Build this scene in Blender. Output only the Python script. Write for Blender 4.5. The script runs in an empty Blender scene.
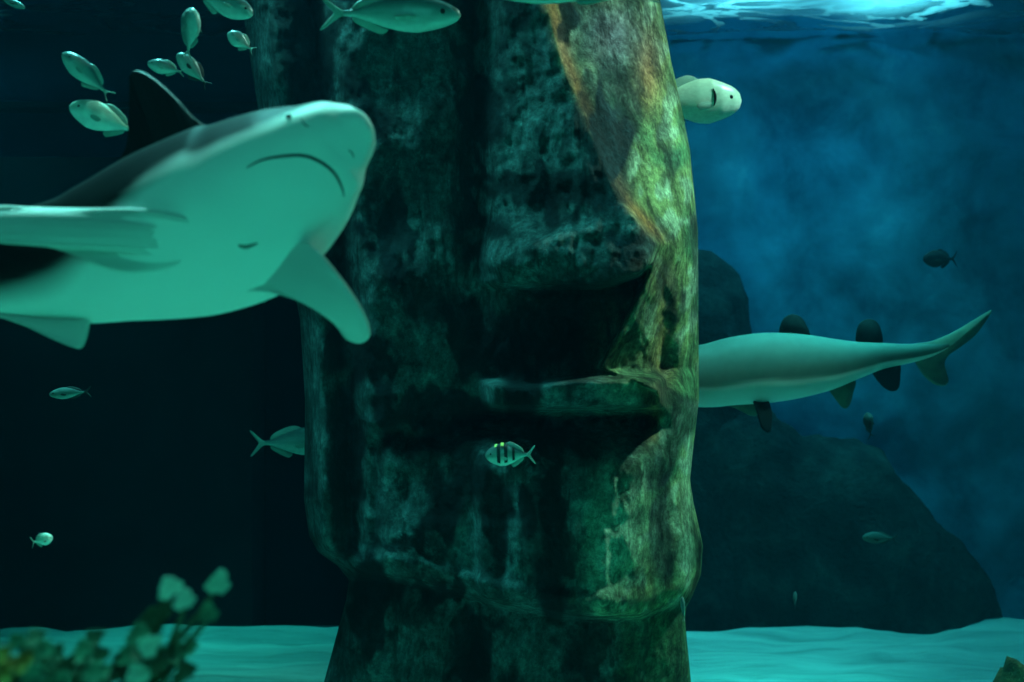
import bpy, math, random
import numpy as np
from mathutils import Vector, Matrix, Euler, noise
from mathutils.bvhtree import BVHTree
random.seed(7)
R = math.radians
F = 1000.0
FLOOR = -3.47
SURF = 4.05
BACK = 13.2
COL = bpy.context.scene.collection
sc = bpy.context.scene

def at(px, py, Y):
    return Vector(((px-512)/F*Y, Y, (341-py)/F*Y))

# ------------------------------------------------------------------ materials
def newmat(name):
    m = bpy.data.materials.new(name); m.use_nodes = True
    nt = m.node_tree; b = nt.nodes.get('Principled BSDF')
    return m, nt, b
def ramp(nt, fac, stops):
    r = nt.nodes.new('ShaderNodeValToRGB'); e = r.color_ramp.elements
    while len(e) < len(stops): e.new(0.5)
    for k, (p, c) in enumerate(stops):
        e[k].position = p; e[k].color = (*c, 1)
    nt.links.new(fac, r.inputs[0]); return r.outputs[0]
def coords(nt, scale=(1,1,1)):
    t = nt.nodes.new('ShaderNodeTexCoord'); mp = nt.nodes.new('ShaderNodeMapping')
    mp.inputs['Scale'].default_value = scale
    nt.links.new(t.outputs['Object'], mp.inputs[0]); return mp.outputs[0]
def tex_noise(nt, vec, scale, detail=5, rough=.6, dist=0):
    n = nt.nodes.new('ShaderNodeTexNoise'); n.inputs['Scale'].default_value = scale
    n.inputs['Detail'].default_value = detail; n.inputs['Roughness'].default_value = rough
    n.inputs['Distortion'].default_value = dist
    nt.links.new(vec, n.inputs['Vector']); return n.outputs[0]
def bump(nt, b, h, strength=.5, dist=.02):
    n = nt.nodes.new('ShaderNodeBump'); n.inputs['Strength'].default_value = strength
    n.inputs['Distance'].default_value = dist
    nt.links.new(h, n.inputs['Height']); nt.links.new(n.outputs[0], b.inputs['Normal'])
def mixc(nt, fac, a, b, mode='MIX'):
    n = nt.nodes.new('ShaderNodeMix'); n.data_type = 'RGBA'; n.blend_type = mode
    for s, v in ((0, fac), (6, a), (7, b)):
        if hasattr(v, 'is_output'): nt.links.new(v, n.inputs[s])
        elif isinstance(v, (int, float)): n.inputs[s].default_value = v
        else: n.inputs[s].default_value = (*v, 1)
    return n.outputs[2]
def vcol(nt, name='pigment'):
    a = nt.nodes.new('ShaderNodeAttribute'); a.attribute_name = name; return a
def simple(name, c, rough=.6, c2=None, scale=8, bs=0, spec=.3):
    m, nt, b = newmat(name)
    b.inputs['Roughness'].default_value = rough
    b.inputs['Specular IOR Level'].default_value = spec
    v = coords(nt); n = tex_noise(nt, v, scale)
    nt.links.new(ramp(nt, n, [(.35, c), (.65, c2 or tuple(x*.75 for x in c))]), b.inputs['Base Color'])
    if bs: bump(nt, b, n, bs, .02)
    return m

def rock(name, stops, scale, bs=.8, bd=.06, stretch=(1,1,1)):
    m, nt, b = newmat(name); v = coords(nt, stretch)
    n = tex_noise(nt, v, scale, 8, .65, .3); n2 = tex_noise(nt, v, scale*4.5, 6, .7)
    nt.links.new(ramp(nt, n, stops), b.inputs['Base Color'])
    b.inputs['Roughness'].default_value = .95; b.inputs['Specular IOR Level'].default_value = .1
    bump(nt, b, mixc(nt, .5, n, n2), bs, bd); return m

M = {}
M['wall_blue'] = rock('painted_blue_rockwork', [(.30,(.025,.11,.17)),(.46,(.05,.20,.29)),(.60,(.07,.26,.37)),(.76,(.14,.38,.48))], .9, .4, .06)
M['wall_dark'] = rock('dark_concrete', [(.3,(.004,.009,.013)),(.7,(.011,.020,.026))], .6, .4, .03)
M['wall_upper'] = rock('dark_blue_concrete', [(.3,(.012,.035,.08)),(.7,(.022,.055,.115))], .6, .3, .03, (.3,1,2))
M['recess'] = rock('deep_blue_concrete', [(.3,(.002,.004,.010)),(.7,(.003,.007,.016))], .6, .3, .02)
M['mound'] = rock('dark_rock', [(.3,(.008,.016,.018)),(.5,(.02,.036,.038)),(.75,(.05,.085,.08))], 1.6, 1, .1)
M['ledge'] = rock('ledge_rock', [(.3,(.02,.04,.02)),(.7,(.10,.14,.06))], 4, 1, .05)

# sand
m, nt, b = newmat('sand'); v = coords(nt, (.30,2.6,1))
n = tex_noise(nt, v, 1.8, 6, .6, .6); n2 = tex_noise(nt, coords(nt), 60, 3, .6)
nt.links.new(ramp(nt, n, [(.35,(.36,.42,.38)),(.65,(.68,.72,.64))]), b.inputs['Base Color'])  # pale bands in the colour stand in for caustic light streaks
b.inputs['Roughness'].default_value = .95; bump(nt, b, mixc(nt, .15, n, n2), .8, .15)
M['sand'] = m

# statue stone
m, nt, b = newmat('algae_covered_stone')
a = vcol(nt); v = coords(nt); vs = coords(nt, (1.6,1.6,.45))
n = tex_noise(nt, v, 3.2, 10, .72, .4); n2 = tex_noise(nt, v, 22, 8, .8); ns = tex_noise(nt, vs, 3.5, 6, .7, .6)
mot = ramp(nt, n, [(.34,(.18,.18,.18)),(.50,(.85,.85,.85)),(.66,(1.6,1.6,1.6))])
st = ramp(nt, ns, [(.40,(.22,.22,.22)),(.50,(.95,.95,.95)),(.66,(1.3,1.3,1.3))])
c = mixc(nt, 1, a.outputs['Color'], mot, 'MULTIPLY'); c = mixc(nt, .8, c, st, 'MULTIPLY')
f2 = ramp(nt, n2, [(.38,(.30,.30,.30)),(.50,(.9,.9,.9)),(.62,(1.7,1.7,1.7))]); c = mixc(nt, .8, c, f2, 'MULTIPLY')
nt.links.new(c, b.inputs['Base Color']); b.inputs['Roughness'].default_value = .9
b.inputs['Specular IOR Level'].default_value = .15
bump(nt, b, mixc(nt, .5, n, n2), 1.0, .07)
M['statue'] = m

# shark skin
def shark_mat(name, dark, belly, rough=.5):
    m, nt, b = newmat(name); a = vcol(nt)
    n = tex_noise(nt, coords(nt), 14, 4, .6)
    d = mixc(nt, n, dark, tuple(x*1.5 for x in dark)); bb = mixc(nt, n, belly, tuple(x*.93 for x in belly))
    nt.links.new(mixc(nt, a.outputs['Fac'], d, bb), b.inputs['Base Color'])
    b.inputs['Roughness'].default_value = rough; b.inputs['Specular IOR Level'].default_value = .04
    return m
M['shark'] = shark_mat('grey_shark_skin', (.008,.010,.011), (.92,.92,.86), .5)
M['shark_far'] = shark_mat('tan_shark_skin', (.065,.11,.10), (.90,.92,.86))
M['fin_far'] = simple('dusky_fin_skin', (.006,.012,.014), .8, None, 8, 0, .05)
M['tail_far'] = simple('olive_fin_skin', (.10,.15,.10), .6, (.06,.09,.07))
M['slit'] = simple('dark_mouth_lining', (.01,.012,.012), .9)
M['scar'] = simple('dusky_belly_mark', (.10,.14,.12), .9)
M['gill'] = simple('gill_slit_skin', (.25,.30,.27), .9)
def fish_mat(name, back, flank, belly, rough=.32, metal=.0):
    m, nt, b = newmat(name); a = vcol(nt); n = tex_noise(nt, coords(nt, (1,1,2)), 30, 3)
    col = ramp(nt, a.outputs['Fac'], [(.22,belly),(.5,flank),(.62,flank),(.86,back)])
    col = mixc(nt, .5, col, ramp(nt, n, [(.3,(.7,.7,.7)),(.7,(1.2,1.2,1.2))]), 'MULTIPLY')
    nt.links.new(col, b.inputs['Base Color']); b.inputs['Roughness'].default_value = rough
    b.inputs['Metallic'].default_value = metal; return m
M['silver'] = fish_mat('silver_fish_skin', (.10,.16,.16), (.20,.32,.29), (.45,.60,.54))
M['pale'] = fish_mat('pale_fish_skin', (.65,.75,.60), (.75,.85,.72), (.88,.92,.85))
M['dull'] = fish_mat('dull_fish_skin', (.10,.16,.15), (.16,.24,.22), (.25,.33,.30))
M['dimfish'] = fish_mat('dim_fish_skin', (.02,.035,.035), (.04,.07,.065), (.07,.10,.09), .8)
M['darkfish'] = fish_mat('dark_fish_skin', (.010,.012,.014), (.015,.018,.02), (.02,.025,.03), .9)
M['fishfin'] = simple('pale_fin', (.30,.42,.36), .5)
M['darkfin'] = simple('dark_fin', (.02,.03,.03), .6)
M['eye'] = simple('fish_eye', (.01,.01,.012), .2)
M['yellow'] = simple('yellow_back', (.85,.8,.15), .5)
M['blackbar'] = simple('black_bar', (.008,.008,.01), .6)
M['leaf'] = simple('green_coral_leaf', (.10,.27,.16), .7, (.05,.14,.09), 14, .4)
M['leaf_pale'] = simple('pale_coral_leaf', (.65,.92,.75), .7, (.30,.60,.45), 14, .4)
M['leaf_dark'] = simple('dark_coral_leaf', (.02,.05,.03), .8, (.05,.10,.05), 12, .4)
M['leaf_orange'] = simple('orange_coral_leaf', (.35,.13,.02), .7, (.10,.15,.03), 10, .4)
M['stem'] = simple('coral_stem', (.02,.04,.025), .8, (.04,.07,.03))

# ------------------------------------------------------------------ builders
def mesh_obj(name, verts, faces, mat, parent=None, smooth=True, attr=None, local=False):
    if parent is not None and not local:
        o0 = parent.location; verts = [(v[0]-o0[0], v[1]-o0[1], v[2]-o0[2]) for v in verts]
    me = bpy.data.meshes.new(name); me.from_pydata([tuple(v) for v in verts], [], faces)
    me.update()
    if smooth: me.polygons.foreach_set('use_smooth', [True]*len(me.polygons))
    if attr is not None:
        ca = me.color_attributes.new('pigment', 'FLOAT_COLOR', 'POINT')
        arr = np.ones((len(verts), 4), np.float32); a = np.asarray(attr, np.float32)
        if a.ndim == 1: arr[:, :3] = a[:, None]
        else: arr[:, :3] = a
        ca.data.foreach_set('color', arr.ravel())
    me.materials.append(mat)
    o = bpy.data.objects.new(name, me); COL.objects.link(o)
    if parent: o.parent = parent
    return o
def empty(name, loc, rot=(0,0,0)):
    o = bpy.data.objects.new(name, None); o.empty_display_size = .1
    COL.objects.link(o); o.location = loc; o.rotation_euler = rot; return o
def tag(o, label=None, cat=None, group=None, kind=None):
    if label: o['label'] = label
    if cat: o['category'] = cat
    if group: o['group'] = group
    if kind: o['kind'] = kind
    return o
def crom(pts, n):
    """Catmull-Rom resample of rows of numbers"""
    P = np.asarray(pts, float); k = len(P); out = []
    for u in np.linspace(0, k-1-1e-9, n):
        i = int(u); t = u-i
        p0, p1, p2, p3 = P[max(i-1,0)], P[i], P[min(i+1,k-1)], P[min(i+2,k-1)]
        out.append(.5*((2*p1)+(p2-p0)*t+(2*p0-5*p1+4*p2-p3)*t*t+(-p0+3*p1-3*p2+p3)*t**3))
    return np.array(out)
def closed(pts, n):
    P = [pts[-1]]+list(pts)+[pts[0], pts[1]]
    P = np.asarray(P, float); k = len(pts); out = []
    for u in np.linspace(0, k, n, endpoint=False):
        i = int(u); t = u-i; p0, p1, p2, p3 = P[i], P[i+1], P[i+2], P[i+3] if i+3 < len(P) else P[3]
        out.append(.5*((2*p1)+(p2-p0)*t+(2*p0-5*p1+4*p2-p3)*t*t+(-p0+3*p1-3*p2+p3)*t**3))
    return np.array(out)
def tess(poly2):
    from mathutils.geometry import tessellate_polygon
    return tessellate_polygon([[Vector((p[0], p[1], 0)) for p in poly2]])
def slab_fin(name, pts, thick, mat, parent, local=False, n=40, smooth_outline=True, label=None, attr=None, flat=False):
    """a blade with thin rim and a thicker middle: rings shrink towards the centre"""
    P = closed(pts, n) if smooth_outline else np.asarray(pts, float)
    n = len(P); c = P.mean(0)
    q = P-c; _, _, vt = np.linalg.svd(q); nor = vt[2]
    two = np.stack([q@vt[0], q@vt[1]], 1)
    tris = tess(two)
    # rim ring, plus front/back copies slightly inset and offset
    V = list(P); ins = c+(P-c)*.93
    V += list(ins+nor*thick*.5); V += list(ins-nor*thick*.5)
    fs = []
    for i in range(n):
        j = (i+1) % n
        fs.append((i, j, n+j, n+i)); fs.append((j, i, 2*n+i, 2*n+j))
    for t in tris:
        fs.append(tuple(n+x for x in t)); fs.append(tuple(2*n+x for x in reversed(t)))
    o = mesh_obj(name, V, fs, mat, parent, smooth=not flat, local=local,
                 attr=None if attr is None else np.full(len(V), attr))
    if label: o['label'] = label
    return o
def tube(name, pts, radii, mat, parent=None, local=False, seg=8, n=None):
    P = crom([list(p)+[r] for p, r in zip(pts, radii)], n or len(pts)*4)
    V = []; fs = []; k = len(P)
    for i in range(k):
        a = P[max(i-1,0), :3]; b = P[min(i+1,k-1), :3]
        T = Vector(b-a).normalized(); up = Vector((0,0,1)) if abs(T.z) < .9 else Vector((1,0,0))
        A = T.cross(up).normalized(); B = T.cross(A)
        for s in range(seg):
            an = 2*math.pi*s/seg
            V.append(Vector(P[i,:3])+(A*math.cos(an)+B*math.sin(an))*max(P[i,3], 1e-4))
    for i in range(k-1):
        for s in range(seg):
            t = (s+1) % seg
            fs.append((i*seg+s, i*seg+t, (i+1)*seg+t, (i+1)*seg+s))
    fs.append(tuple(range(seg))[::-1]); fs.append(tuple((k-1)*seg+s for s in range(seg)))
    return mesh_obj(name, V, fs, mat, parent, local=local)
def fbm(p, oct=4):
    return noise.fractal(Vector(p), 1.0, 2.0, oct)

# ------------------------------------------------------------------ setting
def sheet(name, nx, ny, fn, mat, label, kind='structure', cat=None, thick=None):
    V = [fn(i/(nx-1), j/(ny-1)) for j in range(ny) for i in range(nx)]
    fs = [(j*nx+i, j*nx+i+1, (j+1)*nx+i+1, (j+1)*nx+i) for j in range(ny-1) for i in range(nx-1)]
    o = mesh_obj(name, V, fs, mat); tag(o, label, cat, None, kind)
    if thick:
        md = o.modifiers.new('thickness', 'SOLIDIFY'); md.thickness = thick; md.offset = -1
    return o
def floor_h(x, y):
    h = .05*fbm((x*.5, y*.9, 3), 3)
    h += .045*math.sin(y*8+1.8*math.sin(x*.9)+3*fbm((x*.6,y*.5,0),3))+.02*fbm((x*1.2,y*5,8),3)
    h += .12*math.exp(-((x-5.7)/.7)**2-((y-12.0)/.6)**2)-.34*max(0, y-12.05)
    return h
sheet('floor', 240, 200, lambda u, v: (lambda x, y: (x, y, FLOOR+floor_h(x, y)))(-8.2+16.4*u, .3+13.2*v),
      M['sand'], 'pale rippled sand floor of the tank')
sheet('wall_back', 160, 80, lambda u, v: (-2.2+10.6*u, BACK+.12*fbm((u*9, v*6, 5), 5), FLOOR-.8+9.1*v),
      M['wall_blue'], 'mottled blue rockwork wall behind the tank')
def box(name, lo, hi, mat, label, kind='structure', cat=None, parent=None, bev=.03):
    x0,y0,z0 = lo; x1,y1,z1 = hi
    V = [(x0,y0,z0),(x1,y0,z0),(x1,y1,z0),(x0,y1,z0),(x0,y0,z1),(x1,y0,z1),(x1,y1,z1),(x0,y1,z1)]
    fs = [(0,3,2,1),(4,5,6,7),(0,1,5,4),(1,2,6,5),(2,3,7,6),(3,0,4,7)]
    o = mesh_obj(name, V, fs, mat, parent, smooth=False); tag(o, label, cat, None, kind)
    if bev:
        b_ = o.modifiers.new('bevel', 'BEVEL'); b_.width = bev; b_.segments = 3
    return o
sheet('wall_back.001', 60, 60, lambda u, v: (-8.4+6.3*u, BACK+.04*fbm((u*5, v*5, 1), 3), FLOOR-.8+9.1*v),
      M['wall_upper'], 'dark upper back wall on the left of the tank')
sheet('wall_left', 40, 40, lambda u, v: (-8.3, .3+13*u, FLOOR-.8+9.1*v), M['wall_dark'], 'dark side wall of the tank')
sheet('wall_right', 60, 60, lambda u, v: (8.3+.1*fbm((u*6,v*5,9),4), 13.3-13*u, FLOOR-.8+9.1*v), M['wall_blue'], 'blue rockwork side wall of the tank')
# dark buttress block on the left (its right edge shows at x 250), with coping line above
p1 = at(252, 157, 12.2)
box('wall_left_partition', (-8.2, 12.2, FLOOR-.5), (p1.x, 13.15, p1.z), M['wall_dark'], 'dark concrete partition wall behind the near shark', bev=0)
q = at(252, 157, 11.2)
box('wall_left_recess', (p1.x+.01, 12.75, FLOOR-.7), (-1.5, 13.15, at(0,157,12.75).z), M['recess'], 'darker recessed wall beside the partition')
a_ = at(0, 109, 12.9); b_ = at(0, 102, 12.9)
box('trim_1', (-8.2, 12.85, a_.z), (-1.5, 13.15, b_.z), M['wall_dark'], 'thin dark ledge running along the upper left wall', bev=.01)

# rocks
def boulder(name, loc, size, mat, label, cat='rock', seed=0, n=90, rough=.25, fn=None):
    V = []; fs = []; m_ = n//2
    for j in range(m_+1):
        ph = math.pi*j/m_
        for i in range(n):
            th = 2*math.pi*i/n
            d = Vector((math.sin(ph)*math.cos(th), math.sin(ph)*math.sin(th), math.cos(ph)))
            r = 1+rough*fbm(d*1.4+Vector((seed*3.7,0,0)), 6)+.5*rough*abs(fbm(d*3+Vector((0,seed,0)),4))
            V.append((loc[0]+d.x*r*size[0], loc[1]+d.y*r*size[1], loc[2]+d.z*r*size[2]))
    for j in range(m_):
        for i in range(n):
            k = (i+1) % n
            fs.append((j*n+i, (j+1)*n+i, (j+1)*n+k, j*n+k))
    o = mesh_obj(name, V, fs, mat); tag(o, label, cat)
    return o
# mound: height profile over x, rounded in depth
YM = 12.45
prof = [(560,560),(600,470),(640,420),(690,404),(730,402),(765,404),(775,418),(800,434),(850,440),(880,450),(892,468),(905,488),(930,515),(958,540),(975,562),(988,592),(993,628),(996,660)]
pr = [(at(x,y,YM).x, at(x,y,YM).z) for x, y in prof]
prx = np.array([p[0] for p in pr]); prz = np.array([p[1] for p in pr])
def mound(u, v):
    th = math.pi*v; x = prx[0]+(prx[-1]-prx[0])*u
    H = float(np.interp(x, prx, prz))-(FLOOR-.25)
    nz = fbm((x*1.1, v*3, 2), 6); nf = fbm((x*3.5, v*9, 6), 4)
    s = math.sin(th)
    return (x+.05*nf*(u<.97), YM-.62*math.cos(th)*(1+.18*nz)*(.35+.65*math.sin(math.pi*min(1,(1-u)*1.6+.08)**.8)) if True else 0,
            FLOOR-.25+max(0,H)*(s**.55)*(1+.02*nf)+.10*nz*s*(1-s))
o = sheet('rock_mound', 150, 70, mound, M['mound'], 'large dark sloping rock mound on the sand right of the statue', kind='thing', cat='rock')
o.name = 'rock_mound'
# tall rounded rock behind the far shark
V=[];fs=[];n=60;rows=50
zt = at(0,232,12.7).z; 
for j in range(rows+1):
    t = j/rows; z = FLOOR-.25+(zt-FLOOR+.1)*t
    hw = np.interp(t,[0,.3,.7,.86,.93,.98,1],[1.45,1.3,1.16,1.10,.95,.66,.1])
    for i in range(n):
        th = 2*math.pi*i/n; r = 1+.10*fbm((math.cos(th)*1.5, math.sin(th)*1.5, z*.9),5)
        V.append((at(655,0,12.7).x+math.cos(th)*hw*r*1.13, 12.7+math.sin(th)*hw*r*.4, z))
for j in range(rows):
    for i in range(n):
        k=(i+1)%n; fs.append((j*n+i,j*n+k,(j+1)*n+k,(j+1)*n+i))
fs.append(tuple(rows*n+i for i in range(n)))
tag(mesh_obj('tall_boulder',V,fs,M['mound']),'tall dark rounded rock against the blue wall behind the far shark','rock')

boulder('rock_ledge', (-1.0, 1.75, FLOOR+1.22), (.80, .42, 1.42), M['ledge'], 'rough rock at bottom left carrying the leafy corals', seed=2)
boulder('rock_tip', (at(1046,0,4).x, 4.0, FLOOR+.89), (.46, .42, 1.14), M['ledge'], 'green-brown rock tip in the bottom right corner', seed=5)

# ------------------------------------------------------------------ statue
def build_statue():
    NR, NC, NB = 520, 300, 80
    py = np.concatenate([np.linspace(-420, 700, 460), np.linspace(703, 1035, NR-460)])
    LX = np.interp(py, [-420,0,110,200,320,400,500,535,552,566,580,600,682,1035],
                       [225,241,258,276,300,305,304,309,318,338,349,346,324,300])
    RX = np.interp(py, [-420,0,60,100,150,230,400,450,480,500,545,575,595,608,620,682,1035],
                       [640,660,671,680,690,698,699,693,690,693,703,701,693,686,685,691,705])
    PY = np.repeat(py[:,None], NC, 1)
    tt = np.linspace(0, 1, NC); s = (1-np.cos(np.pi*tt))/2; s = .5*s+.5*tt
    PX = LX[:,None]+(RX-LX)[:,None]*s[None,:]
    S = np.repeat(s[None,:], NR, 0)
    def I(x, xs, ys): return np.interp(x, xs, ys)
    def sm(x): x = np.clip(x, 0, 1); return x*x*(3-2*x)
    g = lambda x, s_: np.exp(-(x/s_)**2)
    fold = I(PY, [-420,0,60,100,150,200,228,244,290,330,368,380,392,408,440,480,520,600,1035],
                 [500,545,560,577,598,620,645,657,640,618,598,630,655,660,650,618,600,592,590])
    hf = 0.78+0*PX                                      # cheek plane
    crease = 474
    # nose wedge
    under = I(PX, [460,480,600,640,660,720],[285,290,291,280,262,255])
    nosemask = sm((under-PY)/9)
    hn = I(PY, [-420,0,100,200,250,290],[.05,.12,.22,.42,.60,.58])
    ramp_ = np.clip((PX-crease)/np.maximum(fold-crease, 20), 0, 1)
    nose = hn*(ramp_**.8)*nosemask
    lipface = .02*(PY > 270)*sm((PX-470)/60)
    h = hf+np.maximum(nose, lipface*sm((PY-under)/9))
    # fall away right of the fold
    d = np.clip(PX-fold, 0, None)
    hR = hf+I(PY, [-420,0,100,200,245,300,370,600],[.05,.12,.22,.38,.40,.28,.17,.16])-d*.0044-.05*sm(d/15)
    wd = I(PY,[-420,405,470,1035],[8,8,44,60])
    bl = sm((PX-fold+3+(wd-8)*.35)/wd)
    h = h*(1-bl)+hR*bl
    h = np.maximum(h, .12)
    # crease beside the nose
    h -= .16*g(PX-crease, 15)*sm((310-PY)/30)
    # nostril wing, a shelf with a sharp lower rim
    h += .16*g(PX-530, 55)*g(PY-258, 30)*nosemask
    h += .10*sm((PX-470)/15)*sm((PY-440)/30)
    h += .05*g(PX-560, 45)*g(PY-238-(PX-560)*-.25, 8)
    h += .04*g(PX-500, 30)*g(PY-262, 10)
    # upper lip shelf
    lipm = sm((PX-476)/20)*sm((668-PX)/10)
    h += .36*lipm*sm((PY-372-8*g(PX-520,40))/10)*sm((411-PY)/5)
    h += .03*lipm*g(PY-383,5)
    # mouth
    h -= .26*g(PY-424, 13)*sm((PX-405)/70)*sm((672-PX)/30)
    h -= .10*g(PX-480, 38)*g(PY-400, 40)
    # cheek lower notch
    h -= .12*g(PY-438-(PX-400)*.05, 9)*sm((PX-375)/20)*sm((470-PX)/30)
    # diagonal fold from the nostril to the mouth corner
    xc = I(PY,[285,330,370,410,440],[484,470,455,430,395])
    h -= .12*g(PX-xc,16)*sm((PY-285)/20)*sm((445-PY)/20)
    # philtrum grooves
    h -= .05*(g(PX-535,12)+.7*g(PX-500,8))*sm((PY-298)/12)*sm((372-PY)/12)
    # chin modelling
    h += .10*g(PX-565, 100)*g(PY-545, 70)
    h -= .05*g(PX-503, 15)*g(PY-520, 50)
    h -= .05*g(PX-560, 13)*g(PY-490, 45)
    h -= .06*g(PX-663, 12)*sm((PY-440)/40)*sm((600-PY)/60)
    h += .05*g(PX-632, 13)*sm((PY-440)/40)*sm((600-PY)/60)
    h += .05*g(PX-684, 9)*sm((PY-250)/60)
    h -= .05*g(PX-664, 8)*sm((PY-260)/60)*sm((470-PY)/60)
    # ear: long lobe and deep groove on the left
    xe = I(PY,[-420,0,120,300,560],[258,266,286,318,324]); xg = I(PY,[-420,0,120,300,560],[300,310,325,345,352])
    on = sm((572-PY)/25)
    h -= .30*g(PX-xg, 17)*on
    h += .05*g(PX-xg, 3.5)*on*sm((PY-280)/30)
    h += .12*g(PX-xe, 10)*on
    h -= .10*g(PX-xg-26, 7)*sm((PY-420)/30)*on
    # grooves in the cheek plane
    h += .035*np.sin(PY*.045+PX*.02)*sm((PX-370)/20)*sm((470-PX)/20)
    # jaw
    yj = I(PX, [300,315,335,352,430,500,560,640,690,704],[528,548,560,566,580,600,611,612,596,560])
    below = sm((PY-yj)/10)
    h += .05*g(PY-yj+12, 9)*(1-below)
    neck = .46+.10*g(PX-430,26)+.08*g(PX-520,40)-.07*g(PX-390,14)-.08*g(PX-475,14)+.05*g(PX-350,8)
    neck += .0006*np.clip(PY-700,0,400)*.3
    h = h*(1-below)+neck*below
    rim = np.sqrt(np.clip(1-np.abs(2*S-1)**7, 0, 1))
    rim2 = np.sqrt(np.clip(1-np.abs(2*S-1)**2.6, 0, 1))
    low = sm((PY-620)/100)
    e = rim*(1-low)+rim2*low
    hh = np.maximum(h, .06)*e
    YC = 6.05
    N1 = np.zeros_like(hh)
    for r in range(NR):
        for c in range(NC):
            x, y = PX[r,c], PY[r,c]
            N1[r,c] = .040*noise.fractal(Vector((x*.014, y*.011, 1)), .9, 2.1, 6)+.012*noise.fractal(Vector((x*.07,y*.05,5)), .8, 2.1, 3) \
                    -.03*abs(noise.fractal(Vector((x*.028,y*.008,7)), 1, 2, 3))
    hh = np.maximum(hh+N1*e*1.3, 0)
    Y = YC-hh
    X = (PX-512)/F*Y; Z = (341-PY)/F*Y
    # pigment: weathered dark stone left, encrusting algae right, some shade and light painted in
    C = np.zeros((NR, NC, 3))
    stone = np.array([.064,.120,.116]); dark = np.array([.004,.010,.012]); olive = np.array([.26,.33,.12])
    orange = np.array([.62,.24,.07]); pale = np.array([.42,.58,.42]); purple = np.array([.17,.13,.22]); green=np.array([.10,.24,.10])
    def NZ(sc1, sc2, k):
        A = np.zeros_like(PX)
        for r in range(NR):
            for c in range(NC): A[r,c] = noise.noise(Vector((PX[r,c]*sc1, PY[r,c]*sc2, k)))
        return A
    n1 = NZ(.022,.013,11); n2 = NZ(.05,.028,17); n3 = NZ(.11,.07,23)
    t = sm((n1*.9+n2*.6+n3*.25+.33)/.55)
    patch = lambda x, y, sx, sy: g(PX-x, sx)*g(PY-y, sy)
    wob = n2*14+n3*7
    def blot(x, y, sx, sy, soft=.25):
        q = 1-np.sqrt(((PX-x+wob)/sx)**2+((PY-y+wob*1.4)/sy)**2); return sm(q/soft)
    dk = np.zeros_like(PX)  # dark stains, plus shade painted into creases and under nose and mouth
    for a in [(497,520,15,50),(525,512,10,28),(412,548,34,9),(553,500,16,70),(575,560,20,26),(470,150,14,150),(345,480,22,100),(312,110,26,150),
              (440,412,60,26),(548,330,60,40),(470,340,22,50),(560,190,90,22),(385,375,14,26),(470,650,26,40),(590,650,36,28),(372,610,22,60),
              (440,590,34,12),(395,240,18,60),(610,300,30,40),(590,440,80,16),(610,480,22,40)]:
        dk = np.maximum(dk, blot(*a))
    pl = np.zeros_like(PX)
    for a in [(425,225,42,90),(425,370,50,62),(398,490,36,42),(545,250,75,36),(455,562,70,26),(520,455,40,30),(425,80,48,90),(560,90,60,95),(420,650,30,34),(530,640,34,30),(480,600,60,14),(600,580,40,30)]:
        pl = np.maximum(pl, blot(*a, .3))
    t = np.maximum(t, pl*(.75+.25*sm((n2+n3+.3)/.5)))
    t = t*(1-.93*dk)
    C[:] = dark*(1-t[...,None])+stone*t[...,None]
    def lay(col, m_):
        nonlocal C
        C = C*(1-m_[...,None])+col*m_[...,None]
    right = sm((PX-fold+4+(wd-8)*.4+wob*(wd-8)/40)/(wd+2))*(1-below)
    mix = sm((n1+n2*.8+.3)/.5)
    lay(green, right*.9); lay(olive, right*mix*.75)
    lay(pale, right*sm((n2+n3*.6-.02)/.3)*.55)
    lay(orange, (g(PX-fold-6, 8)*sm((250-PY)/20)*.85)*(1-below))
    lay(orange*.9, g(PX-660-n1*12, 12)*sm((PY-240)/60)*sm((470-PY)/60)*.6)
    lay(orange, patch(648, 70, 14, 40)*.8)
    lay(purple, (patch(612, 35, 42, 48)+patch(628,330,18,40)*.6).clip(0,1)*.75)
    lay(dark*1.4, blot(566,24,14,26)*.9+0*PX)
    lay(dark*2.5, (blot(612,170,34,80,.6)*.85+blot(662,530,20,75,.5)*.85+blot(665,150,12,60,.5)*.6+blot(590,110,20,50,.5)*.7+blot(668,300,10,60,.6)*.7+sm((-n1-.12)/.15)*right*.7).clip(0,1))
    lay(olive*1.15, patch(628,350,26,45)*.7); lay(pale, (patch(615,530,26,75)*.8+patch(686,520,8,60)*.5).clip(0,1))  # pale chin colour paints in the light on its right side
    lay(green*.7, below*sm((PX-600)/60)*.8)
    lay(stone*1.3, g(PX-xe,7)*on*.7)
    lay(green*.35, blot(640,380,34,14,.5)*.8)  # dim green painted on the lip shelf to mute its lamplight
    C *= 1
    # back half
    V = np.stack([X, Y, Z], -1)
    xl = V[:,0]; xr = V[:,-1]
    th = np.linspace(0, np.pi, NB+2)[1:-1]
    full = []; cols = []
    for r in range(NR):
        cx = (xl[r,0]+xr[r,0])/2; w = (xr[r,0]-xl[r,0])/2
        z0 = (341-py[r])/F*YC
        back = [(cx+w*np.cos(a)*abs(np.cos(a))**(-.2), YC+.95*np.sin(a)**.8*(1 if py[r]<575 else .85), z0) for a in th]
        full.append(np.concatenate([V[r], np.array(back)], 0))
        cols.append(np.concatenate([C[r], np.repeat(green[None]*.8, NB, 0)], 0))
    full = np.array(full); cols = np.array(cols); W = NC+NB
    full = np.concatenate([full]); Vs = full.reshape(-1, 3)
    fs = []
    for r in range(NR-1):
        for c in range(W):
            d_ = (c+1) % W
            fs.append((r*W+c, (r+1)*W+c, (r+1)*W+d_, r*W+d_))
    fs.append(tuple(range(W)))
    fs.append(tuple((NR-1)*W+c for c in range(W))[::-1])
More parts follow.
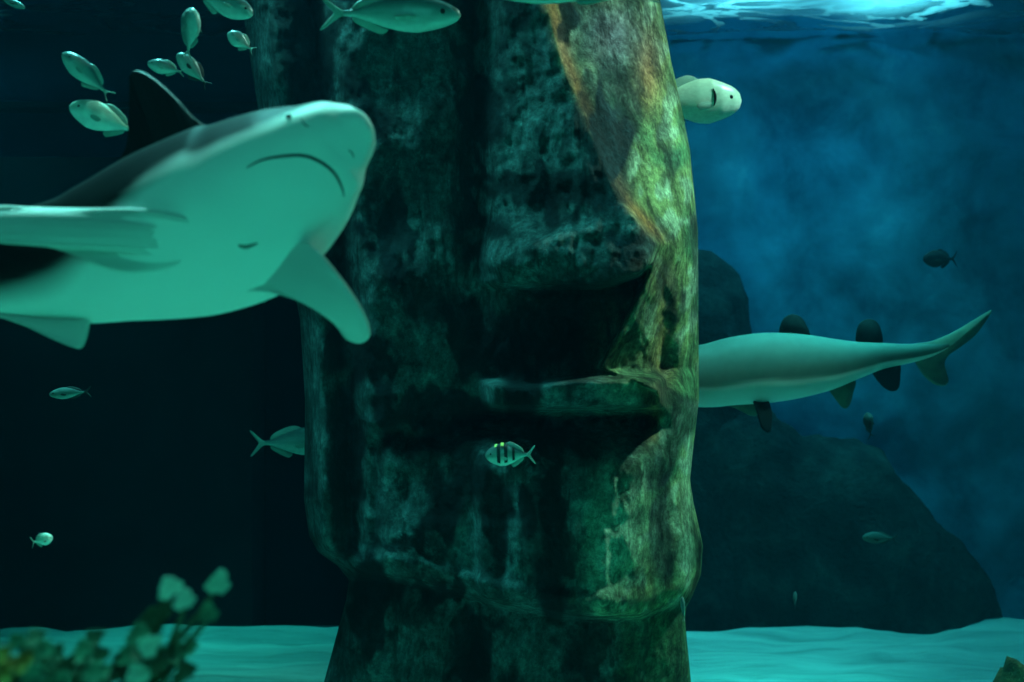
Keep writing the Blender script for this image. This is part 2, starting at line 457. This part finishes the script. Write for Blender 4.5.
    o = mesh_obj('stone_head_statue', Vs.tolist(), fs, M['statue'], attr=cols.reshape(-1,3))
    tag(o, 'giant carved stone head statue with long nose and algae in the centre of the tank', 'statue')
    return o
statue = build_statue()

# ------------------------------------------------------------------ sharks
def loft_body(name, st, mat, parent, nst=110, seg=72, flat=1.0, boundary=.05, soft=.25, ratio=None, fwd_left=False):
    """st rows: px, py, Y, projected half height px, alpha deg, h/w ratio"""
    P = crom(st, nst); V = []; fs = []; att = []
    C = [at(p[0], p[1], p[2]) for p in P]
    for i, p in enumerate(P):
        T = (C[max(i-1,0)]-C[min(i+1,nst-1)]).normalized()    # towards the snout
        al = R(p[4]); V_ = Vector((0,1,0))
        perp = Vector((-T.z, 0, T.x)).normalized()
        if perp.z < 0: perp = -perp
        U = (perp*math.cos(al)+V_*math.sin(al)); U = (U-T*U.dot(T)).normalized()
        L = T.cross(U).normalized()
        k = p[5]; pr_ = max(p[3], .3)*p[2]/F
        w = pr_/math.sqrt(math.sin(al)**2+(k*math.cos(al))**2); h = k*w
        for s in range(seg):
            a = 2*math.pi*s/seg; ca, sa = math.cos(a), math.sin(a)
            ex = .88 if fwd_left else float(np.interp(i/nst*18,[0,2,4,8,11],[.95,.85,.70,.74,.88]))
            x = math.copysign(abs(ca)**ex, ca)*w; z = math.copysign(abs(sa)**ex, sa)*h
            V.append(C[i]+L*x+U*z)
            bd = boundary(i/nst) if callable(boundary) else boundary
            wv = .05*noise.noise(Vector((i*.12, a*1.5, 3)))
            att.append(min(1, max(0, (bd-sa+wv)/soft+.5)))
    for i in range(nst-1):
        for s in range(seg):
            t = (s+1) % seg
            fs.append((i*seg+s, i*seg+t, (i+1)*seg+t, (i+1)*seg+s))
    fs.append(tuple(range(seg))[::-1]); fs.append(tuple((nst-1)*seg+s for s in range(seg)))
    o = mesh_obj(name, V, fs, mat, parent, attr=att)
    bvh = BVHTree.FromPolygons([tuple(v) for v in V], fs)
    return o, bvh
def hit(bvh, px, py, off=0):
    d = at(px, py, 1).normalized(); r = bvh.ray_cast(Vector((0,0,0)), d)
    if r[0] is None: return None
    return r[0]-d*off

root = empty('shark', at(160, 240, 2.6))
tag(root, 'large near shark at left with pale belly showing and black dorsal fin', 'shark')
st = [(369,119,2.44,1,66,.8),(367.5,120,2.44,10,66,.8),(362,124,2.44,21,66,.8),(352,131,2.45,31,65,.8),(338,140,2.46,42,64,.8),
      (323,152,2.47,52,62,.8),(303,168,2.49,64,58,.8),(275,189,2.52,75,56,.82),(245,209,2.55,83,52,.85),(205,225,2.58,83,46,.88),(165,237,2.61,79,38,.92),
      (120,250,2.65,70,30,.95),(75,261,2.69,61,24,.97),(0,267,2.76,50,18,1),(-80,267,2.83,39,14,1),(-180,262,2.91,26,8,1),(-280,258,3.0,14,5,1),(-350,255,3.05,9,0,1),(-375,254,3.07,5,0,1)]
body, bvh = loft_body('body', st, M['shark'], root, nst=150, seg=96, boundary=lambda t: float(np.interp(t*18,[0,3,5,6,7,8,9,10,11,12,13],[.5,.15,-.18,-.30,-.32,-.24,-.30,-.48,-.66,-.78,-.85])), soft=.34)
# mouth: dark crescent lying in the underside
def crescent(name, arc, width, mat, lift=.001, tab=None):
    A = crom(arc, 60); V=[]; fs=[]; k=len(A)
    for i,(x,y) in enumerate(A):
        a=A[max(i-1,0)]; b=A[min(i+1,k-1)]; t=(b-a)/np.linalg.norm(b-a); nn=np.array([-t[1],t[0]])
        wd = width*math.sin(math.pi*min(1,max(0,i/(k-1))))**.6+.3
        for q_,lf in ((-1,-.004),(-.5,lift),(0,lift*1.6),(.5,lift),(1,-.004)):
            p_=hit(bvh_cur, x+nn[0]*q_*wd, y+nn[1]*q_*wd, lf) or hit(bvh_cur, x, y, lf)
            V.append(p_)
    for i in range(k-1):
        for s in range(4): fs.append((i*5+s,i*5+s+1,(i+1)*5+s+1,(i+1)*5+s))
    return mesh_obj(name, V, fs, mat, root)
bvh_cur = bvh
o=crescent('mouth', [(246,168),(262,160),(285,156),(305,156),(322,163),(335,174),(342,188),(344,197)], 2.3, M['slit'], .0015); o['label']='dark curved mouth slit'
crescent('nostril', [(301,118),(304,124),(309,127)], .9, M['scar'])
crescent('nostril', [(348,150),(352,153),(354,158)], .9, M['scar'])
o=crescent('belly_mark', [(238,245),(246,247),(258,243)], 3.0, M['scar'])
# eye on the upper edge of the head
e = hit(bvh, 289, 117, .0)
def ball(name, c, r, mat, parent, sc_=(1,1,1), local=False, n=16):
    V=[];fs=[]
    for j in range(n//2+1):
        ph=math.pi*j/(n//2)
        for i in range(n):
            th=2*math.pi*i/n; V.append((c[0]+r*sc_[0]*math.sin(ph)*math.cos(th), c[1]+r*sc_[1]*math.sin(ph)*math.sin(th), c[2]+r*sc_[2]*math.cos(ph)))
    for j in range(n//2):
        for i in range(n): fs.append((j*n+i,(j+1)*n+i,(j+1)*n+(i+1)%n,j*n+(i+1)%n))
    return mesh_obj(name,V,fs,mat,parent,local=local)
if e: ball('eye', e, .007, M['eye'], root)
def w3(l):
    out = []
    for x_, y_, d_ in l:
        if abs(d_) < 1:          # height above the body skin
            h_ = hit(bvh, x_, y_, d_); out.append(tuple(h_) if h_ else tuple(at(x_, y_, 2.5)))
        else: out.append(tuple(at(x_, y_, d_)))
    return out
slab_fin('pectoral_fin', w3([(300,240,2.45),(318,250,2.42),(334,268,2.41),(350,289,2.42),(362,308,2.43),(369,324,2.45),(370,336,2.47),(362,343,2.49),(350,341,2.50),(338,326,2.50),(316,309,2.50),(290,297,2.50),(262,290,2.50),(236,288,2.51),(246,270,2.50),(275,250,2.47)]),
         .018, M['shark'], root, n=64, attr=.70)
slab_fin('pectoral_fin', w3([(222,232,-.02),(190,218,-.003),(165,211,.010),(135,208,.018),(90,208,2.40),(40,207,2.40),(-10,205,2.37),(-70,208,2.34),(-115,218,2.31),(-130,232,2.30),(-100,238,2.31),(-50,239,2.36),(0,241,2.40),(45,246,2.42),(85,258,2.42),(120,270,.014),(150,272,.004),(190,262,-.008)]),
         .020, M['shark'], root, n=64, attr=.68)
slab_fin('dorsal_fin', w3([(206,128,2.74),(196,119,2.75),(180,101,2.77),(162,84,2.80),(148,74,2.82),(138,70,2.83),(131,73,2.83),(130,85,2.83),(130,105,2.82),(129,130,2.80),(126,152,2.79),(118,172,2.78),(150,172,2.74),(190,150,2.72)]),
         .022, M['shark'], root, n=60, attr=0.0, flat=True, label='black upright dorsal fin')
slab_fin('pelvic_fin', w3([(92,312,2.66),(90,324,2.64),(87,338,2.62),(82,348,2.61),(72,347,2.61),(50,338,2.63),(25,326,2.66),(0,317,2.68),(-14,310,2.72),(20,302,2.72),(60,300,2.70)]),
         .014, M['shark'], root, n=44, attr=.66)
slab_fin('second_dorsal_fin', w3([(-180,240,2.92),(-205,212,2.92),(-220,210,2.93),(-225,240,2.95),(-205,262,2.95)]), .014, M['shark'], root, n=30, attr=0)
slab_fin('tail_fin', w3([(-345,246,3.06),(-390,200,3.08),(-450,150,3.1),(-455,165,3.1),(-420,230,3.08),(-410,262,3.08),(-430,320,3.1),(-420,325,3.1),(-380,285,3.08),(-345,264,3.06)]), .018, M['shark'], root, n=50, attr=0)

root = empty('shark', at(800, 365, 8.2)); fs_root = root
tag(root, 'distant tan shark with two dark round dorsal fins right of the statue', 'shark')
st = [(545,362,8.2,1,8,.9),(550,363,8.2,7,8,.9),(565,364,8.2,14,8,.9),(600,366,8.2,22,8,.92),(650,371,8.2,28,8,.95),(700,376,8.2,31,8,1),(735,371,8.2,34,8,1.05),(765,368,8.2,35,8,1.05),(795,366,8.2,32.5,6,1.1),
      (825,364,8.2,27,5,1.1),(855,360,8.2,19,4,1.1),(880,356,8.2,13.5,4,1.1),(905,354,8.2,10,2,1.2),(925,351,8.2,8,2,1.3),(942,347,8.2,5,2,1.3),(958,340,8.2,2.5,2,1.3)]
body2, bvh2 = loft_body('body', st, M['shark_far'], root, nst=90, seg=64, boundary=lambda t: -.45, soft=.16, fwd_left=True)
for nm, pts, mt in [
    ('dorsal_fin', [(779,336),(780,326),(784,318),(792,314),(801,317),(807,326),(810,337),(800,345),(785,345)], 'fin_far'),
    ('second_dorsal_fin', [(857,345),(856,334),(859,324),(867,319),(876,321),(881,330),(882,345),(870,352)], 'fin_far'),
    ('pelvic_fin', [(828,386),(836,400),(843,408),(849,406),(853,392),(855,380),(840,376)], 'tail_far'),
    ('anal_fin', [(872,370),(880,384),(890,391),(898,389),(900,376),(899,362),(885,362)], 'fin_far'),
    ('pectoral_fin', [(715,400),(735,408),(752,416),(762,412),(764,403),(745,396),(725,392)], 'tail_far'),
    ]:
    slab_fin(nm, w3([(x,y,8.2) for x,y in pts]), .05, M[mt], root, n=36)
slab_fin('pectoral_fin', w3([(752,396,8.1),(757,410,8.0),(762,428,7.95),(770,432,7.95),(772,415,8.0),(768,400,8.1),(760,392,8.15)]), .03, M['fin_far'], root, n=30)
slab_fin('tail_fin', w3([(908,346,8.2),(932,341,8.2),(955,331,8.2),(975,319,8.2),(991,310,8.2),(988,318,8.2),(976,334,8.2),(960,347,8.2),(947,356,8.2),(943,366,8.2),(947,384,8.2),(936,385,8.2),(924,376,8.2),(915,362,8.2)]),
         .05, M['tail_far'], root, n=60)
for s in (0,):
    bvh_cur = bvh2

# ------------------------------------------------------------------ bony fish
def fprof(u, blunt=.35):
    return float(np.interp(u,[0,.02,.06,.12,.22,.36,.5,.65,.8,.9,1],[.02,.20+.2*blunt,.36+.22*blunt,.56+.18*blunt,.82,1,.96,.74,.42,.20,.15]))
def make_fish(name, loc, yaw, pitch, roll, L, H, T, mats, label, group=None, cat='fish', tail=.9, blunt=.35, detail=True):
    """local frame: x forward, z up; yaw 0 faces right of the picture"""
    skin, fin = mats
    rt = empty(name, loc)
    rt.rotation_mode = 'XYZ'
    rt.matrix_world = Matrix.Translation(loc) @ Matrix.Rotation(R(yaw),4,'Z') @ Matrix.Rotation(R(-pitch),4,'Y') @ Matrix.Rotation(R(roll),4,'X')
    tag(rt, label, cat, group)
    nst, seg = 40, 24; V=[]; fs=[]; att=[]
    for i in range(nst):
        u = i/(nst-1); x = L*(.5-.84*u)
        hz = fprof(u, blunt)*H/2
        hy = float(np.interp(u,[0,.03,.1,.25,.5,.8,1],[.02,.35,.7,1,.85,.35,.08]))*T/2
        for s in range(seg):
            a = 2*math.pi*s/seg
            V.append((x, hy*math.cos(a), hz*math.sin(a)*(1 if math.sin(a)>0 else .95))); att.append(.5+.5*math.sin(a))
    for i in range(nst-1):
        for s in range(seg):
            t=(s+1)%seg; fs.append((i*seg+s,(i+1)*seg+s,(i+1)*seg+t,i*seg+t))
    fs.append(tuple(range(seg))); fs.append(tuple((nst-1)*seg+s for s in range(seg))[::-1])
    mesh_obj('body', V, fs, M[skin], rt, attr=att, local=True)
    xb = -L*.31
    slab_fin('tail_fin', [(xb,0,.05*H),(xb-.06*L,0,.13*H*tail),(xb-.17*L,0,.46*H*tail),(xb-.20*L,0,.47*H*tail),(xb-.13*L,0,.14*H),(xb-.10*L,0,0),
             (xb-.13*L,0,-.14*H),(xb-.20*L,0,-.47*H*tail),(xb-.17*L,0,-.46*H*tail),(xb-.06*L,0,-.13*H*tail),(xb,0,-.05*H)], .006*L+.001, M[fin], rt, local=True, n=44)
    slab_fin('dorsal_fin', [(.12*L,0,.42*H),(.02*L,0,.56*H),(-.10*L,0,.50*H),(-.24*L,0,.30*H),(-.27*L,0,.10*H),(-.1*L,0,.30*H),(.05*L,0,.36*H)], .006*L+.001, M[fin], rt, local=True, n=30)
    slab_fin('anal_fin', [(-.02*L,0,-.40*H),(-.07*L,0,-.53*H),(-.17*L,0,-.40*H),(-.27*L,0,-.20*H),(-.25*L,0,-.06*H),(-.1*L,0,-.30*H)], .006*L+.001, M[fin], rt, local=True, n=26)
    if detail:
        for sgn in (-1,1):
            ball('eye', (.37*L, sgn*T*.36, .07*H), .018*L+.012*H, M['eye'], rt, (1,.5,1), local=True, n=12)
            ball('gill_cover', (.27*L, sgn*T*.34, -.02*H), .11*L, M[skin], rt, (.75,.12*T/L*2,1.5*H/L), local=True, n=14)
            slab_fin('pectoral_fin', [(.2*L,sgn*T*.42,-.06*H),(.12*L,sgn*T*.62,-.02*H),(.03*L,sgn*T*.75,-.10*H),(.08*L,sgn*T*.6,-.20*H),(.18*L,sgn*T*.44,-.14*H)], .004*L, M[fin], rt, local=True, n=20)
    return rt
def fpx(px, py, Y, lpx, hpx): # size helper: metres spanned by pixels
    return at(px, py, Y), lpx*Y/F, hpx*Y/F
S = ('silver','fishfin'); Pp = ('pale','fishfin'); D = ('dull','darkfin'); K = ('darkfish','darkfin'); DD = ('dimfish','darkfin')
def F_(px, py, Y, lpx, hpx, yaw, pitch, roll, mats, label, group=None, tk=.5, **k):
    loc, L, H = fpx(px, py, Y, lpx, hpx)
    return make_fish(k.pop('name','fish'), loc, yaw, pitch, roll, L, H, H*tk, mats, label, group, **k)
F_(391, 14, 3.4, 140, 37, 0, -1, 12, S, 'silver streamlined fish with forked tail at the top, above the near shark snout', name='silver_fish')
F_(572,-9, 3.2, 170, 30, 180, 0, 15, S, 'pale fish cut by the top edge in front of the statue, only its belly showing', name='silver_fish')
pf = F_(688,102, 6.9, 112, 46, 8, 3, 8, Pp, 'pale stout fish with rounded head emerging behind the right edge of the statue', name='pale_fish', blunt=.55)
pL = 112*6.9/F; pH = 46*6.9/F; pT = pH*.5
tube('gill_slit', [(.20*pL+.02*pL*(1-(k/3)**2), -pT*.5*.93*math.sqrt(1-(k*.14)**2), k*.07*pH+.06*pH) for k in (-3,-2,-1,0,1,2,3)], [.001,.006,.009,.010,.009,.006,.001], M['blackbar'], pf, local=True)['label'] = 'dark gill slit'
tube('mouth', [(.485*pL,-.02*pH,-.03*pH),(.46*pL,-.16*pT,-.07*pH),(.42*pL,-.30*pT,-.08*pH)], [.004,.005,.002], M['blackbar'], pf, local=True)
F_(294,442, 7.3, 86, 29, 0, 2, 0, S, 'small silver fish whose front half is hidden behind the left edge of the statue', name='silver_fish')
# sergeant fish with bars in front of the statue's chin
sg = F_(510,455, 3.9, 50, 23, 172, -2, 0, S, 'tiny striped fish with black bars and yellow back in front of the statue chin', name='striped_fish', tail=.8)
Ls = 50*3.9/F; Hs = 23*3.9/F
def band(parent, u0, u1, mat, name, top_only=False, L=Ls, H=Hs, T=Hs*.5):
    V=[];fs=[];seg=20;k=5
    for i in range(k):
        u=u0+(u1-u0)*i/(k-1); x=L*(.5-.84*u)
        hz=fprof(u)*H/2*1.04; hy=float(np.interp(u,[0,.03,.1,.25,.5,.8,1],[.02,.35,.7,1,.85,.35,.08]))*T/2*1.06
        a0,a1=(R(50),R(130)) if top_only else (R(-40),R(220))
        if top_only: hz*=1.06; hy*=1.1
        for s in range(seg):
            a=a0+(a1-a0)*s/(seg-1); V.append((x,hy*math.cos(a),hz*math.sin(a)))
    for i in range(k-1):
        for s in range(seg-1): fs.append((i*seg+s,(i+1)*seg+s,(i+1)*seg+s+1,i*seg+s+1))
    return mesh_obj(name,V,fs,M[mat],parent,local=True)
band(sg,.30,.38,'blackbar','bar'); band(sg,.47,.55,'blackbar','bar'); band(sg,.66,.72,'blackbar','bar')
band(sg,.24,.30,'yellow','yellow_patch',True); band(sg,.39,.46,'yellow','yellow_patch',True)

gr='small fish school above the near shark'
F_(190,33, 3.6, 50, 30, 300, 62, 20, S, 'rounded silvery fish at upper left, largest of the school, lit on its top', gr, name='schooling_fish', tail=.55)
F_(87, 75, 3.5, 60, 22, 200, 42, 0, S, 'green-silver fish at far upper left diving diagonally, left of the black dorsal fin', gr, name='schooling_fish', tail=.55)
F_(106,120,3.5, 72, 30, 195, 20, 0, Pp, 'bright fish just left of the black dorsal fin, lowest of the school', gr, name='schooling_fish', tail=.55)
F_(166,68, 3.7, 36, 15, 192, 12, 0, S, 'small fish right above the tip of the black dorsal fin', gr, name='schooling_fish', tail=.55)
F_(193,70, 3.8, 42, 18, 205, 45, 0, D, 'small dim fish to the right above the black dorsal fin', gr, name='schooling_fish', tail=.55)
F_(241,42, 4.0, 30, 17, 205, 30, 0, S, 'small fish beside the upper left edge of the statue', gr, name='schooling_fish', tail=.55)
F_(222,3, 3.8, 64, 26, 10, -18, 0, S, 'pale fish cut by the top edge above the rounded silvery fish', gr, name='schooling_fish', tail=.55)
F_(10,2, 4.2, 30, 8, 10, -20, 0, D, 'faint fish in the top left corner', gr, name='schooling_fish', tail=.55)
F_(70,393, 4.6, 46, 12, 170, -4, 0, D, 'dim slender fish below the near shark in front of the dark wall', name='dim_fish')
F_(42,540, 3.6, 20, 13, 30, 10, 0, Pp, 'tiny bright fish near the left edge above the leafy corals', name='tiny_fish')
F_(795,600,8.5, 17, 8, 70, 72, 0, D, 'tiny upright fish in front of the rock mound', name='tiny_fish')
F_(683,609,5.0, 24, 8, 100, 78, 0, S, 'tiny fish hovering under the right corner of the statue jaw', name='tiny_fish')
F_(869,425,8.4, 26, 17, 95, 70, 0, K, 'small dark fish hanging below the far shark tail', name='dark_fish')
F_(880,538,8.6, 34, 12, 170, 0, 0, DD, 'dim fish low in front of the slope of the rock mound', name='dim_fish')
F_(940,259,11.0, 34, 18, 180, 0, 0, K, 'shadowy fish against the blue wall above the far shark tail', name='dim_fish')

# ------------------------------------------------------------------ leafy corals
def leaf(parent, c, n_, size, mat, seed):
    """thick cupped lobe with a frilled rim"""
    rnd = random.Random(seed); n_ = Vector(n_).normalized()
    a = n_.orthogonal().normalized(); b = n_.cross(a); V=[];fs=[];ns=28;nr=6
    an0 = rnd.random()*6
    for side in (0,1):
        for j in range(nr+1):
            r = j/nr
            for i in range(ns):
                th = 2*math.pi*i/ns
                rr = size*r*(1+.16*math.sin(3*th+an0)+.09*math.sin(7*th+an0*2)*r)
                zz = size*(.28*r*r-.10*math.sin(5*th+an0)*r)+(size*.16*(1-r**2)+.001)*(-1 if side else .0)
                V.append(Vector(c)+a*rr*math.cos(th)+b*rr*.8*math.sin(th)+n_*zz)
    K_=(nr+1)*ns
    for side in (0,1):
        for j in range(nr):
            for i in range(ns):
                k=(i+1)%ns; q=[side*K_+j*ns+i,side*K_+(j+1)*ns+i,side*K_+(j+1)*ns+k,side*K_+j*ns+k]
                fs.append(tuple(q if side==0 else q[::-1]))
    for i in range(ns):
        k=(i+1)%ns; fs.append((nr*ns+i,K_+nr*ns+i,K_+nr*ns+k,nr*ns+k))
    return mesh_obj('leaf', V, fs, M[mat], parent)
def coral(base, tips, label, stem_r=.007):
    rt = empty('leafy_coral', base); tag(rt, label, 'coral', 'leafy corals at the bottom left')
    for k,(px,py,Y,s,mt) in enumerate(tips):
        p = at(px,py,Y); mid = (Vector(base)*.45+p*.55)+Vector((0.01*math.sin(k*2),.01,-.02))
        tube('stem', [base, mid, p], [stem_r*1.6, stem_r, stem_r*.6], M['stem'], rt, seg=7)
        rnd = random.Random(px*7+py)
        if py > 616:
            for e_ in range(2):
                f_ = rnd.uniform(.35,.8); q_ = Vector(base)*(1-f_)*.6+mid*.0+p*(f_+(1-f_)*.4)
                leaf(rt, q_+Vector((rnd.uniform(-.02,.02),rnd.uniform(-.02,.02),0)), (rnd.uniform(-1,1),-.8,rnd.uniform(-.5,1)), s*.7*Y/F, 'leaf_dark' if e_ else 'leaf', px+py+e_+9)
        leaf(rt, p+Vector((0,-.009,.003)), (rnd.uniform(-.2,.3), -1, rnd.uniform(.0,.3)) if mt=='leaf_pale' else (rnd.uniform(-.5,.6), -.8-rnd.random()*.3, rnd.uniform(-.1,.9)), s*.88*Y/F, mt, px+py)
    return rt
coral(at(120,700,1.65), [(172,588,1.62,14,'leaf_pale'),(187,600,1.60,13,'leaf_pale'),(221,583,1.66,15,'leaf_pale'),(212,613,1.62,13,'leaf'),(150,620,1.66,15,'leaf_dark'),
      (163,612,1.70,13,'leaf_dark'),(140,634,1.62,13,'leaf'),(152,645,1.58,14,'leaf_pale'),(178,652,1.64,14,'leaf'),(192,648,1.70,13,'leaf'),(165,664,1.6,14,'leaf_dark'),
      (188,672,1.6,14,'leaf_dark'),(130,655,1.62,15,'leaf'),(140,676,1.6,15,'leaf_pale')],
      'leafy coral reaching up and right with pale lobed tips above the sand')
coral(at(70,705,1.60), [(97,640,1.66,14,'leaf_dark'),(86,650,1.62,12,'leaf'),(104,655,1.58,11,'leaf_dark'),(72,668,1.6,15,'leaf_dark'),(98,674,1.56,16,'leaf'),(60,655,1.66,12,'leaf_dark'),(116,672,1.62,13,'leaf_dark'),(62,684,1.55,15,'leaf')],
      'low dark leafy coral between the orange one and the pale tipped one')
coral(at(15,705,1.55), [(8,655,1.55,12,'leaf_orange'),(24,664,1.52,13,'leaf_orange'),(38,640,1.62,14,'leaf_dark'),(46,650,1.6,12,'leaf'),(20,640,1.62,10,'leaf'),(6,676,1.5,15,'leaf_orange'),(36,676,1.52,15,'leaf'),(48,668,1.58,13,'leaf_dark')],
      'leafy coral with orange and green lobes in the bottom left corner')

# ------------------------------------------------------------------ water
m, nt, b = newmat('water_surface_with_painted_glints'); nt.nodes.remove(b)
outn = nt.nodes.get('Material Output')
tr = nt.nodes.new('ShaderNodeBsdfTransparent'); tl = nt.nodes.new('ShaderNodeBsdfTranslucent'); tl.inputs[0].default_value=(.30,.26,.30,1)
gl = nt.nodes.new('ShaderNodeBsdfGlossy'); gl.inputs['Roughness'].default_value=.12; gl.inputs['Color'].default_value=(.8,.95,1,1)
v = coords(nt,(.45,1.1,1)); n1=tex_noise(nt, v, 1.1, 4, .5, 1.2)
nf = nt.nodes.new('ShaderNodeMath'); nf.operation='SUBTRACT'; nt.links.new(n1,nf.inputs[0]); nf.inputs[1].default_value=.5
ab = nt.nodes.new('ShaderNodeMath'); ab.operation='ABSOLUTE'; nt.links.new(nf.outputs[0],ab.inputs[0])
streak = ramp(nt, ab.outputs[0], [(.0,(1,1,1)),(.02,(.8,.8,.8)),(.04,(.0,.0,.0))])
n2 = tex_noise(nt, coords(nt,(.35,.8,1)), .9, 3, .5, .5); patchy = ramp(nt, n2, [(.50,(0,0,0)),(.62,(.8,.8,.8))])
painted_glints = mixc(nt, 1, streak, patchy, 'LIGHTEN') if False else mixc(nt, 1, streak, patchy, 'SCREEN')  # swirls of reflected and refracted light, painted as translucent streaks
mx1 = nt.nodes.new('ShaderNodeMixShader'); mx1.inputs[0].default_value=.22
nt.links.new(tr.outputs[0],mx1.inputs[1]); nt.links.new(gl.outputs[0],mx1.inputs[2])
mx2 = nt.nodes.new('ShaderNodeMixShader'); nt.links.new(painted_glints,mx2.inputs[0]); nt.links.new(mx1.outputs[0],mx2.inputs[1]); nt.links.new(tl.outputs[0],mx2.inputs[2])
nt.links.new(mx2.outputs[0],outn.inputs[0]); M['surface']=m
def surf(u, v):
    x=-8.2+16.4*u; y=.3+12.85*v
    return (x,y,SURF+.06*fbm((x*.9,y*1.6,4),3)+.03*math.sin(y*4+2*math.sin(x)))
sheet('water_surface', 200, 200, surf, M['surface'], 'rippled water surface with painted light streaks seen from below', kind='stuff', cat='water')

m, nt, b = newmat('tank_water'); nt.nodes.remove(b); outn = nt.nodes.get('Material Output')
va = nt.nodes.new('ShaderNodeVolumeAbsorption'); vs_ = nt.nodes.new('ShaderNodeVolumeScatter')
va.inputs['Density'].default_value=.13; va.inputs['Color'].default_value=(.0,.86,.84,1)
vs_.inputs['Density'].default_value=.0018; vs_.inputs['Color'].default_value=(.03,.6,1,1); vs_.inputs['Anisotropy'].default_value=.3
ad = nt.nodes.new('ShaderNodeAddShader'); nt.links.new(va.outputs[0],ad.inputs[0]); nt.links.new(vs_.outputs[0],ad.inputs[1]); nt.links.new(ad.outputs[0],outn.inputs['Volume'])
box('water', (-8.25,.25,FLOOR-.25),(8.25,BACK-.1,SURF+.02), m, 'clear blue-green water filling the tank', kind='stuff', cat='water', bev=0)

# ------------------------------------------------------------------ lamps over the tank, with added fill lights
def area(name, loc, target, size, power, color, spread=180):
    l = bpy.data.lights.new(name,'AREA'); l.shape='DISK'; l.size=size; l.energy=power; l.color=color; l.spread=R(spread)
    o = bpy.data.objects.new(name,l); COL.objects.link(o); o.location=loc
    o.rotation_euler=(Vector(target)-Vector(loc)).to_track_quat('-Z','Y').to_euler(); return o
area('statue_lamp',(4.6,5.6,5.2),(.7,5.7,-.3),.5,320,(1,.82,.66),60)
area('wall_lamp',(3.8,8.4,5.9),(4.0,13.2,-1.0),1.4,128,(.08,.55,1),100)
area('added_shark_lamp',(2.6,8.2,5.6),(2.6,8.3,-3.4),.6,66,(.25,1,.95),36)  # added to brighten the far shark's back and belly
area('rear_floor_lamp',(2.5,11.5,7.0),(2.4,11.6,-3.4),.8,80,(.4,.92,1),46)
area('rear_floor_lamp',(4.7,11.5,7.0),(4.6,11.6,-3.4),.8,80,(.4,.92,1),46)
area('rear_floor_lamp',(-7.7,12.0,5.4),(-3.8,11.3,-3.4),.6,55,(.22,1,.97),40)
area('front_lamp',(-2.4,1.1,5.2),(-2.2,1.3,-3.4),.6,160,(.16,1,.78),32)
area('front_lamp',(1.7,1.2,5.2),(1.3,1.3,-3.4),.6,800,(.16,1,.78),24)
area('rim_lamp',(-1.9,5.0,5.2),(-1.3,3.6,-3.4),.8,300,(.3,1,.95),80)
area('added_rim_lamp',(-1.3,4.4,5.2),(-.95,2.7,.5),.5,18,(.6,1,.9),22)  # narrow extra light, added for the rim on the near shark
area('added_front_fill',(-1.0,-1.9,1.3),(-.8,2.6,.3),1.2,6.2,(.10,1,.80),70)  # added fill from behind the camera for the near shark's head

w = bpy.data.worlds.new('hall'); sc.world=w; w.use_nodes=True
w.node_tree.nodes['Background'].inputs[0].default_value=(.02,.06,.08,1); w.node_tree.nodes['Background'].inputs[1].default_value=.1

# ------------------------------------------------------------------ camera
cam = bpy.data.cameras.new('camera'); co = bpy.data.objects.new('camera',cam); COL.objects.link(co)
co.location=(0,0,0); co.rotation_euler=(R(90),0,0); cam.sensor_width=36; cam.lens=36*F/1024; cam.clip_start=.05
cam.dof.use_dof=True; cam.dof.focus_distance=5.2; cam.dof.aperture_fstop=1.8
sc.camera=co
sc.cycles.use_denoising=True
sc.cycles.max_bounces=6; sc.cycles.diffuse_bounces=3; sc.cycles.volume_bounces=1; sc.cycles.transparent_max_bounces=16
sc.cycles.sample_clamp_indirect=3
sc.view_settings.view_transform='Standard'; sc.view_settings.look='None'; sc.view_settings.gamma=1; sc.view_settings.use_curve_mapping=False
sc.view_settings.exposure=0
